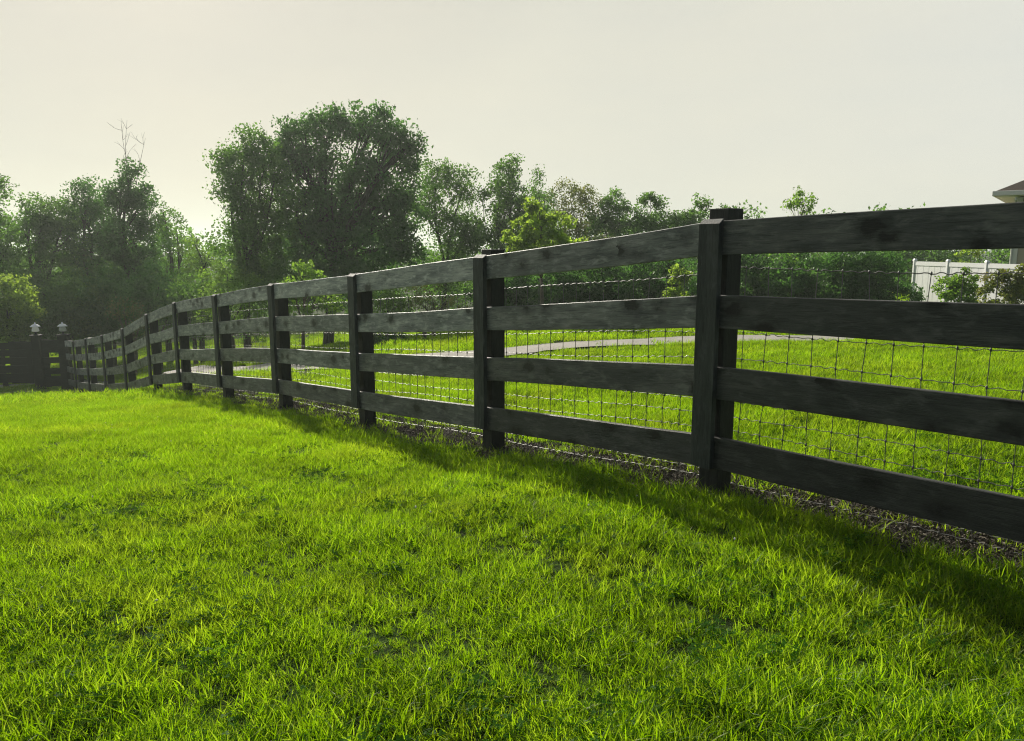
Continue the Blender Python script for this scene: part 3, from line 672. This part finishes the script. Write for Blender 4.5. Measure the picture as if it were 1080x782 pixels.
tree('leafy_shrub', 265, 22.0, [(256, 352, 9, 9), (274, 352, 8, 9)], 'leaf_mid', 'small thin shrub on the far lawn left of the fourth post', 'shrub', leaf=0.055, dens=50, per=20, clump_r=0.16, trunk_r=0.02, seed=66, crown='foliage', stem='stem')
tree('leafy_shrub', 716, 21.0, [(717, 288, 11, 11), (713, 303, 12, 15), (717, 325, 11, 13)], 'leaf_yellow', 'bright yellow-green slim shrub left of the nearest post', 'shrub', leaf=0.085, dens=60, per=60, clump_r=0.16, trunk_r=0.04, seed=67, crown='foliage', stem='stem')
tree('leafy_shrub', 1008, 19.5, [(1000, 304, 16, 12), (1020, 298, 14, 14), (1010, 318, 28, 16)], 'leaf_light', 'light green shrub in front of the white vinyl fence', 'shrub', leaf=0.065, dens=90, per=80, clump_r=0.17, trunk_r=0.02, seed=68, crown='foliage', stem='stem')
tree('leafy_shrub', 1064, 17.5, [(1050, 298, 13, 14), (1070, 294, 16, 14), (1090, 300, 22, 18), (1062, 315, 26, 14)], 'leaf_olive', 'darker orange-tinged shrub at the right edge below the house', 'shrub', leaf=0.060, dens=100, per=90, clump_r=0.17, trunk_r=0.02, seed=69, crown='foliage', stem='stem')
tree('leafy_shrub', 1022, 30, [(1022, 268, 12, 8), (1015, 285, 18, 12)], 'leaf_yellow', 'yellow-green treetop peeping over the white vinyl fence', 'shrub', leaf=0.085, dens=46, per=40, clump_r=0.2, trunk_r=0.04, seed=70, crown='foliage', stem='stem')
hedge_lab = ['dark hedge shrub right behind the second nearest post', 'dark hedge shrub below the bright young tree', 'dark hedge shrub below the small pointed tree', 'dark hedge shrub left of the slim yellow-green shrub', 'dark hedge shrub hidden mostly behind the nearest post',
             'dark hedge shrub just right of the nearest post', 'dark hedge shrub around the wispy young tree', 'dark hedge shrub two shrubs left of the white fence', 'dark hedge shrub touching the white fence']
for q, u in enumerate((535, 585, 637, 690, 742, 795, 845, 890, 926)):
    r_ = np.random.default_rng(q + 100)
    v0 = 290 + r_.uniform(-5, 5) if u < 780 else 282 + r_.uniform(-4, 4)
    tree('hedge_shrub', u, 24.0 + r_.uniform(-.8, .8), [(u, v0, 30, 22), (u - 12, v0 + 24, 28, 22), (u + 14, v0 + 30, 28, 22), (u, v0 + 45, 32, 18)], 'leaf_dark', hedge_lab[q], 'hedge shrub', 'shrubs of the dark hedge beyond the driveway', leaf=0.085, dens=62, per=75, clump_r=0.28, trunk_r=0.06, seed=80 + q, crown='foliage', stem='stem')
# wooden stake beside the forked young tree
sx = ray(448, 360)[0] * 19.0
t = empty('wooden_stake', (sx, 19.0, tz(sx, 19.0)), 'short grey wooden stake left of the forked young tree', 'stake')
mb = MB(); mb.box(-.05, .05, -.05, .05, -.3, .62); mb.hexa([(-.05, -.05, .62), (.05, -.05, .62), (.05, .05, .62), (-.05, .05, .62), (-.02, -.02, .68), (.02, -.02, .68), (.02, .02, .68), (-.02, .02, .68)])
mb.build('post', M['stake'], t)

# distant woodland closing the view behind the trees: one mass nobody could count
rg = np.random.default_rng(500)
C = []
for k in range(150):
    x = rg.uniform(-62, 46); y = rg.uniform(44, 54); h = rg.uniform(3.0, 5.2) + (2.2 if x < -8 else 0); z = tz(x, y)
    u = rg.normal(size=(34, 3)); u /= np.linalg.norm(u, axis=1)[:, None]
    C.append(np.array([x, y, z + h * .5]) + u * np.array([2.2, 1.6, h * .5]) * rg.uniform(.6, 1.05, 34)[:, None])
C = np.concatenate(C)
V, F, t = leaves(C, np.full(len(C), 0.75), 30, 0.20, rg)
tag(obj('woodland', mesh_np('woodland', V, F, M['leaf_mid'], False, {'tint': t})), 'distant woodland closing the view behind the trees', 'woodland', kind='stuff')

# ------------------------------------------------------------------ grass
M['grass'] = leaf_mat('grass_blade', (0.050, 0.145, 0.007), (0.33, 0.575, 0.003), 0.60, 1.3, warm=(0.34, 0.30, 0.05), warm_amt=0.45, gloss=0.012, patch=(0.8, 0.75, (0.105, 0.135, 0.005)))
M['clover'] = leaf_mat('clover_leaf', (0.035, 0.11, 0.012), (0.16, 0.32, 0.012), 0.55, 1.3, gloss=0.003)
M['petal'] = plain_mat('clover_flower', (0.75, 0.72, 0.66), 0.8, 0.08, 50)

def blade_tuft(seed, n, R, h0, h1, w, nseg=3, lean=0.5, comb=(0, 0)):
    rg = np.random.default_rng(seed)
    a = rg.uniform(0, 2 * np.pi, n); r = R * np.sqrt(rg.uniform(0, 1, n)); bx, by = r * np.cos(a), r * np.sin(a)
    h = rg.uniform(h0, h1, n) * (0.75 + 0.35 * rg.random(n)); az = rg.uniform(0, 2 * np.pi, n); ln_ = lean * rg.uniform(0.15, 1.0, n) ** 1.2
    dx, dy = np.cos(az) * ln_ + comb[0], np.sin(az) * ln_ + comb[1]
    fa = rg.uniform(0, np.pi, n); wx, wy = np.cos(fa), np.sin(fa); ww = w * rg.uniform(0.7, 1.25, n)
    V = []
    for q in range(nseg + 1):
        t = q / nseg; cx = bx + dx * h * t ** 1.8; cy = by + dy * h * t ** 1.8; cz = h * (t - 0.28 * ln_ * t * t) - 0.01
        k = ww * (1 - t ** 1.6) * (0.85 + .3 * t) * 0.5
        if q < nseg: V += [np.stack([cx - wx * k, cy - wy * k, cz], 1), np.stack([cx + wx * k, cy + wy * k, cz], 1)]
        else: V += [np.stack([cx, cy, cz], 1)]
    m = 2 * nseg + 1; V = np.stack(V, 1).reshape(-1, 3); b = np.arange(n)[:, None] * m
    T = []
    for q in range(nseg - 1):
        T += [(2 * q, 2 * q + 1, 2 * q + 3), (2 * q, 2 * q + 3, 2 * q + 2)]
    T += [(2 * nseg - 2, 2 * nseg - 1, 2 * nseg)]
    F = (b[:, :, None] + np.array(T)[None]).reshape(-1, 3)
    return V, F, np.repeat(rg.uniform(0, 1, n), m)

def clover_tuft(seed, n, R, h):
    rg = np.random.default_rng(seed); V = []; F = []
    for k in range(n):
        a = rg.uniform(0, 6.28); r = R * math.sqrt(rg.random()); cx, cy, cz = r * math.cos(a), r * math.sin(a), h * rg.uniform(.5, 1.1)
        s = rg.uniform(.0045, .0085); a0 = rg.uniform(0, 6.28); tl = rg.normal(size=2) * .35
        for j in range(3):
            b = a0 + j * 2.094; u = np.array([math.cos(b), math.sin(b)]); v = np.array([-u[1], u[0]]); i = len(V)
            for (p, q) in ((0, 0), (.7, .62), (1.35, .55), (1.5, 0), (1.35, -.55), (.7, -.62)):
                w = (u * p + v * q) * s; V.append((cx + w[0], cy + w[1], cz + w @ tl))
            F += [(i, i + 1, i + 2), (i, i + 2, i + 3), (i, i + 3, i + 4), (i, i + 4, i + 5)]
        i = len(V); V += [(cx - .0008, cy, cz), (cx + .0008, cy, cz), (cx * .7, cy * .7, 0)]; F.append((i, i + 1, i + 2))
    return np.array(V), np.array(F), rg.uniform(0, 1, len(V))

def scatter(name, label, cat, pts, rot, scl, idx, protos):
    """one object: a point mesh whose points carry small tufts through geometry nodes"""
    pc = bpy.data.collections.new(name + '_kinds')
    for q, (m_, me) in enumerate(protos):
        po = bpy.data.objects.new('%s_%02d' % (name, q), me); pc.objects.link(po)
    me = bpy.data.meshes.new(name); me.vertices.add(len(pts)); me.vertices.foreach_set('co', np.asarray(pts, np.float32).ravel())
    a = me.attributes.new('rot', 'FLOAT_VECTOR', 'POINT'); a.data.foreach_set('vector', np.asarray(rot, np.float32).ravel())
    a = me.attributes.new('scl', 'FLOAT_VECTOR', 'POINT'); a.data.foreach_set('vector', np.asarray(scl, np.float32).ravel())
    a = me.attributes.new('idx', 'INT', 'POINT'); a.data.foreach_set('value', np.asarray(idx, np.int32))
    o = obj(name, me); tag(o, label, cat, kind='stuff')
    ng = bpy.data.node_groups.new(name + '_nodes', 'GeometryNodeTree')
    ng.interface.new_socket('Geometry', in_out='INPUT', socket_type='NodeSocketGeometry'); ng.interface.new_socket('Geometry', in_out='OUTPUT', socket_type='NodeSocketGeometry')
    gi, go = ng.nodes.new('NodeGroupInput'), ng.nodes.new('NodeGroupOutput')
    ip = ng.nodes.new('GeometryNodeInstanceOnPoints'); ci = ng.nodes.new('GeometryNodeCollectionInfo')
    ci.inputs['Collection'].default_value = pc; ci.inputs['Separate Children'].default_value = True; ci.inputs['Reset Children'].default_value = True
    def na(nm, ty):
        n = ng.nodes.new('GeometryNodeInputNamedAttribute'); n.data_type = ty; n.inputs['Name'].default_value = nm; return n.outputs['Attribute']
    ng.links.new(gi.outputs[0], ip.inputs['Points']); ng.links.new(ci.outputs[0], ip.inputs['Instance']); ip.inputs['Pick Instance'].default_value = True
    ng.links.new(na('idx', 'INT'), ip.inputs['Instance Index'])
    e2r = ng.nodes.new('FunctionNodeEulerToRotation'); ng.links.new(na('rot', 'FLOAT_VECTOR'), e2r.inputs[0]); ng.links.new(e2r.outputs[0], ip.inputs['Rotation'])
    ng.links.new(na('scl', 'FLOAT_VECTOR'), ip.inputs['Scale']); ng.links.new(ip.outputs[0], go.inputs[0])
    md = o.modifiers.new('scatter', 'NODES'); md.node_group = ng
    return o

protos = []
for k in range(6):      # 0-5 near tufts, fine blades
    V, F, t = blade_tuft(900 + k, 30, 0.055, 0.040, 0.120, 0.0066, 4, 1.1, (0.12 * math.cos(k), 0.12 * math.sin(k))); protos.append((0, mesh_np('tuft', V, F, M['grass'], False, {'tint': t})))
for k in range(3):      # 6-8 long wisps
    V, F, t = blade_tuft(930 + k, 10, 0.05, 0.10, 0.17, 0.0075, 5, 1.0); protos.append((0, mesh_np('wisp', V, F, M['grass'], False, {'tint': t})))
for k in range(4):      # 9-12 patches for the middle distance
    V, F, t = blade_tuft(950 + k, 170, 0.17, 0.05, 0.10, 0.0060, 3, 0.8); protos.append((0, mesh_np('patch', V, F, M['grass'], False, {'tint': t})))
for k in range(3):      # 13-15 coarse patches far away
    V, F, t = blade_tuft(970 + k, 240, 0.36, 0.05, 0.10, 0.013, 2, 0.8); protos.append((0, mesh_np('coarse', V, F, M['grass'], False, {'tint': t})))
for k in range(3):      # 16-18 clover
    V, F, t = clover_tuft(980 + k, 22, 0.08, 0.048); protos.append((0, mesh_np('clover', V, F, M['clover'], False, {'tint': t})))

def wave(x, y, s, p):   # cheap smooth field for clumpiness
    return (np.sin(x * s + 1.7 * np.sin(y * s * .8 + p)) + np.sin(y * s * 1.15 + 1.3 * np.sin(x * s * .9 - p)) + .7 * np.sin((x + y) * s * 2.3 + p * 2)) / 2.7
gr = np.random.default_rng(77)
def field(dens, y0, y1, widen=1.35):
    w1 = 0.72 * y1 * widen + 1.6; n = int(dens * (2 * w1) * (y1 - y0)); x = gr.uniform(-w1, w1, n); y = gr.uniform(y0, y1, n)
    k = np.abs(x) < 0.70 * np.maximum(y, 0) * widen + 1.6; return x[k], y[k]
PX, PY, SC, IX = [], [], [], []
def put(x, y, s, ix): PX.append(x); PY.append(y); SC.append(s); IX.append(ix)
x, y = field(640, 0.9, 6.2); w = wave(x, y, 5.5, .3); w2 = wave(x, y, 1.4, 2.0); s = 0.80 + 0.38 * w + 0.18 * w2 + gr.normal(0, .13, x.size)
k = (w + gr.normal(0, .30, x.size)) > -1.2; put(x[k], y[k], np.clip(s[k], .34, 1.5), gr.integers(0, 6, k.sum()))
x, y = field(30, 0.9, 7); k = wave(x, y, 2.1, 1.0) > -.2; put(x[k], y[k], gr.uniform(.6, 1.05, k.sum()), gr.integers(6, 9, k.sum()))
x, y = field(55, 0.9, 7); k = wave(x, y, 2.6, 4.0) + gr.normal(0, .45, x.size) > .35; put(x[k], y[k], gr.uniform(.8, 1.4, k.sum()), gr.integers(16, 19, k.sum()))
x, y = field(75, 6.2, 13); w = wave(x, y, 3.5, .3); put(x, y, np.clip(.95 + .18 * w + gr.normal(0, .1, x.size), .5, 1.4), gr.integers(9, 13, x.size))
x, y = field(20, 13, 30); put(x, y, np.clip(.95 + .2 * wave(x, y, 2, .3) + gr.normal(0, .1, x.size), .5, 1.5), gr.integers(13, 16, x.size))
x, y = field(5, 30, 42); put(x, y, gr.uniform(1, 1.4, x.size), gr.integers(13, 16, x.size))
X, Y_, S, I = map(np.concatenate, (PX, PY, SC, IX))
ds, side = dist_poly(X, Y_, soil_line[::2]); dd, _ = dist_poly(X, Y_, drive_line)
edge = gr.normal(0, .05, X.size)
keep = ~((side > -0.02 + edge * .6) & (side < 0.54 + edge * 2) & (ds < 0.75)) & (dd > 0.45 + edge * 2.6)
big = I >= 9
keep &= ~(big & (I < 16) & (side > -0.10) & (side < 0.75) & (ds < 0.9)) & ~((I >= 13) & (I < 16) & ((np.abs(side - .3) < .62) & (ds < 1.1) | (dd < 0.80)))
X, Y_, S, I, ds, side = X[keep], Y_[keep], S[keep], I[keep], ds[keep], side[keep]
long_ = (side < 0) & (ds < 0.5) & (Y_ < 14); S[long_] *= 1.18
Z = terrain(X, Y_) - 0.004
rot = np.stack([gr.normal(0, .17, X.size), gr.normal(0, .17, X.size), gr.uniform(0, 6.283, X.size)], 1)
scl = np.stack([S, S, S * gr.uniform(.8, 1.15, X.size)], 1)
scatter('grass', 'bright green uneven lawn grass on both sides of the fence', 'grass', np.stack([X, Y_, Z], 1), rot, scl, I, protos)
print('grass tufts', X.size)

# white clover heads, a few pixels each
n = 110
mb = MB()
fx, fy = gr.uniform(-6, 4, n), gr.uniform(2.2, 10, n)
for a, b in zip(fx, fy):
    _d, sd = dist_poly(np.array([a]), np.array([b]), soil_line[::6])
    if sd[0] > -0.2: continue
    z = tz(a, b); h = gr.uniform(.045, .08); r = gr.uniform(.004, .0065)
    mb.lathe([(.3 * r, -r), (r, -.3 * r), (.95 * r, .5 * r), (.4 * r, r)], (a, b, z + h), 6)
tag(mb.build('clover_flowers', M['petal']), 'tiny white clover heads dotted through the lawn', 'clover', kind='stuff')

# ------------------------------------------------------------------ litter on the soil strip
M['litter'] = speckle_mat('dry_litter', [(0.38, (0.02, 0.016, 0.010)), (0.54, (0.09, 0.075, 0.05)), (0.68, (0.50, 0.46, 0.38))], 60, 0.1)
lp = []
for k in range(5):
    rg = np.random.default_rng(600 + k); V = []; F = []
    for q in range(26):
        c = np.array([rg.normal() * .06, rg.normal() * .06, rg.uniform(.002, .022)]); a = rg.uniform(0, 6.28); L = rg.uniform(.004, .019); w = rg.uniform(.0012, .005)
        u = np.array([math.cos(a), math.sin(a), rg.normal() * .45]) * L; v = np.array([-math.sin(a), math.cos(a), rg.normal() * .5]) * w; i = len(V)
        V += [c - u, c + v, c + u, c - v + [0, 0, .003]]; F.append((i, i + 1, i + 2, i + 3))
    lp.append((0, mesh_np('flakes', np.array(V), np.array(F), M['litter'], False)))
n = 13000
ii = gr.integers(0, len(soil_line) - 1, n); d = np.gradient(soil_line, axis=0); d /= np.linalg.norm(d, axis=1)[:, None]
off = gr.uniform(-.06, .60, n); pos = soil_line[ii] + d[ii] * gr.uniform(-.06, .06, n)[:, None] + np.stack([d[ii][:, 1], -d[ii][:, 0]], 1) * off[:, None]
scatter('litter', 'dry leaf and straw litter on the bare soil under the fence', 'litter', np.stack([pos[:, 0], pos[:, 1], terrain(pos[:, 0], pos[:, 1]) + .012], 1),
        np.stack([np.zeros(n), np.zeros(n), gr.uniform(0, 6.28, n)], 1), np.repeat(gr.uniform(.7, 1.3, n)[:, None], 3, 1), gr.integers(0, 5, n), lp)
# thin weeds growing through the soil strip
n = 1300; ii = gr.integers(0, len(soil_line) - 1, n); off = np.abs(gr.normal(0, .28, n)); off = np.where(gr.random(n) < .5, .50 - off * .5, off * .4)
pos = soil_line[ii] + np.stack([d[ii][:, 1], -d[ii][:, 0]], 1) * off[:, None]
scatter('weeds', 'thin grass sprigs growing through the soil under the fence', 'weeds', np.stack([pos[:, 0], pos[:, 1], terrain(pos[:, 0], pos[:, 1]) + .005], 1),
        np.stack([np.zeros(n), np.zeros(n), gr.uniform(0, 6.28, n)], 1), np.repeat(gr.uniform(.5, .9, n)[:, None], 3, 1), gr.integers(0, 3, n), [protos[6], protos[7], protos[8]])

# ------------------------------------------------------------------ light, sky, camera
sd = Vector((math.sin(SUN_AZ) * math.cos(SUN_EL), math.cos(SUN_AZ) * math.cos(SUN_EL), math.sin(SUN_EL)))
L = bpy.data.lights.new('sun', 'SUN'); L.energy = 5.0; L.angle = math.radians(2.2); L.color = (1.0, 0.93, 0.80)
lo = bpy.data.objects.new('sun', L); COL.objects.link(lo); lo.rotation_euler = sd.to_track_quat('Z', 'Y').to_euler(); lo.location = sd * 50

w = bpy.data.worlds.new('World'); sc.world = w; w.use_nodes = True
nt = w.node_tree; nt.nodes.clear()
sky = N(nt, 'ShaderNodeTexSky'); sky.sky_type = 'NISHITA'; sky.sun_disc = False; sky.sun_elevation = SUN_EL; sky.sun_rotation = SUN_AZ; sky.dust_density = 4.0; sky.air_density = 1.0
bg1 = N(nt, 'ShaderNodeBackground'); bg1.inputs['Strength'].default_value = 0.005
nt.links.new(sky.outputs[0], bg1.inputs[0])
tc = N(nt, 'ShaderNodeTexCoord')
dot = N(nt, 'ShaderNodeVectorMath', operation='DOT_PRODUCT'); nt.links.new(tc.outputs['Generated'], dot.inputs[0]); dot.inputs[1].default_value = sd
veil = ramp(nt, [(0.0, (0.095, 0.125, 0.145)), (0.45, (0.19, 0.215, 0.225)), (0.74, (0.625, 0.622, 0.565)), (0.84, (0.59, 0.580, 0.512)), (0.94, (0.525, 0.515, 0.448)), (0.985, (0.40, 0.398, 0.36))])
mr = N(nt, 'ShaderNodeMapRange'); mr.inputs['From Min'].default_value = -1; mr.inputs['From Max'].default_value = 1; nt.links.new(dot.outputs['Value'], mr.inputs[0]); nt.links.new(mr.outputs[0], veil.inputs['Fac'])
cl = noise(nt, mapping(nt, tc.outputs['Generated'], (1, 1, 3.5)), 2.2, 5, 0.55)
cv = ramp(nt, [(0.3, (0.94, 0.955, 0.975)), (0.7, (1.03, 1.02, 0.995))], cl.outputs['Fac'])
vc = mixc(nt, 1.0, veil.outputs[0], cv.outputs[0], 'MULTIPLY')
sz = N(nt, 'ShaderNodeSeparateXYZ'); nt.links.new(tc.outputs['Generated'], sz.inputs[0])
el = ramp(nt, [(0.28, (1, 1, 1)), (0.75, (0.42, 0.46, 0.50))], sz.outputs['Z'])
vc = mixc(nt, 1.0, vc, el.outputs[0], 'MULTIPLY')
bg2 = N(nt, 'ShaderNodeBackground'); nt.links.new(vc, bg2.inputs[0]); bg2.inputs['Strength'].default_value = 1.0
add = N(nt, 'ShaderNodeAddShader'); nt.links.new(bg1.outputs[0], add.inputs[0]); nt.links.new(bg2.outputs[0], add.inputs[1])
wo = N(nt, 'ShaderNodeOutputWorld'); nt.links.new(add.outputs[0], wo.inputs[0])

HAZE = True
if HAZE:
    m, nt, ns, ln = new_mat('evening_haze')
    pv = N(nt, 'ShaderNodeVolumePrincipled'); pv.inputs['Color'].default_value = (0.82, 0.93, 0.85, 1); pv.inputs['Density'].default_value = 0.0011; pv.inputs['Anisotropy'].default_value = 0.45
    o = N(nt, 'ShaderNodeOutputMaterial'); ln.new(pv.outputs[0], o.inputs['Volume'])
    mb = MB(); mb.box(-640, 640, -640, 740, -12, 16); tag(mb.build('haze', m), 'thin warm haze hanging over the lawn', 'haze', kind='stuff')

cam = bpy.data.cameras.new('camera'); co = bpy.data.objects.new('camera', cam); COL.objects.link(co)
cam.sensor_width = 36; cam.lens = F_PX / 1080 * 36; cam.clip_end = 3000; cam.clip_start = 0.05
co.location = (0, 0, EYE); co.rotation_euler = (math.pi / 2 - PITCH, 0, 0); sc.camera = co

sc.view_settings.view_transform = 'Standard'; sc.view_settings.look = 'None'; sc.view_settings.exposure = 0.32; sc.view_settings.gamma = 1
sc.cycles.use_denoising = True; sc.cycles.denoiser = 'OPENIMAGEDENOISE'; sc.cycles.denoising_input_passes = 'RGB_ALBEDO_NORMAL'; sc.cycles.denoising_prefilter = 'NONE'; sc.cycles.filter_width = 1.15; sc.cycles.max_bounces = 8; sc.cycles.transmission_bounces = 6; sc.cycles.transparent_max_bounces = 8; sc.cycles.volume_bounces = 0
sc.cycles.diffuse_bounces = 4; sc.cycles.glossy_bounces = 2; sc.cycles.sample_clamp_indirect = 6
sc.cycles.use_adaptive_sampling = True; sc.cycles.adaptive_threshold = 0.01
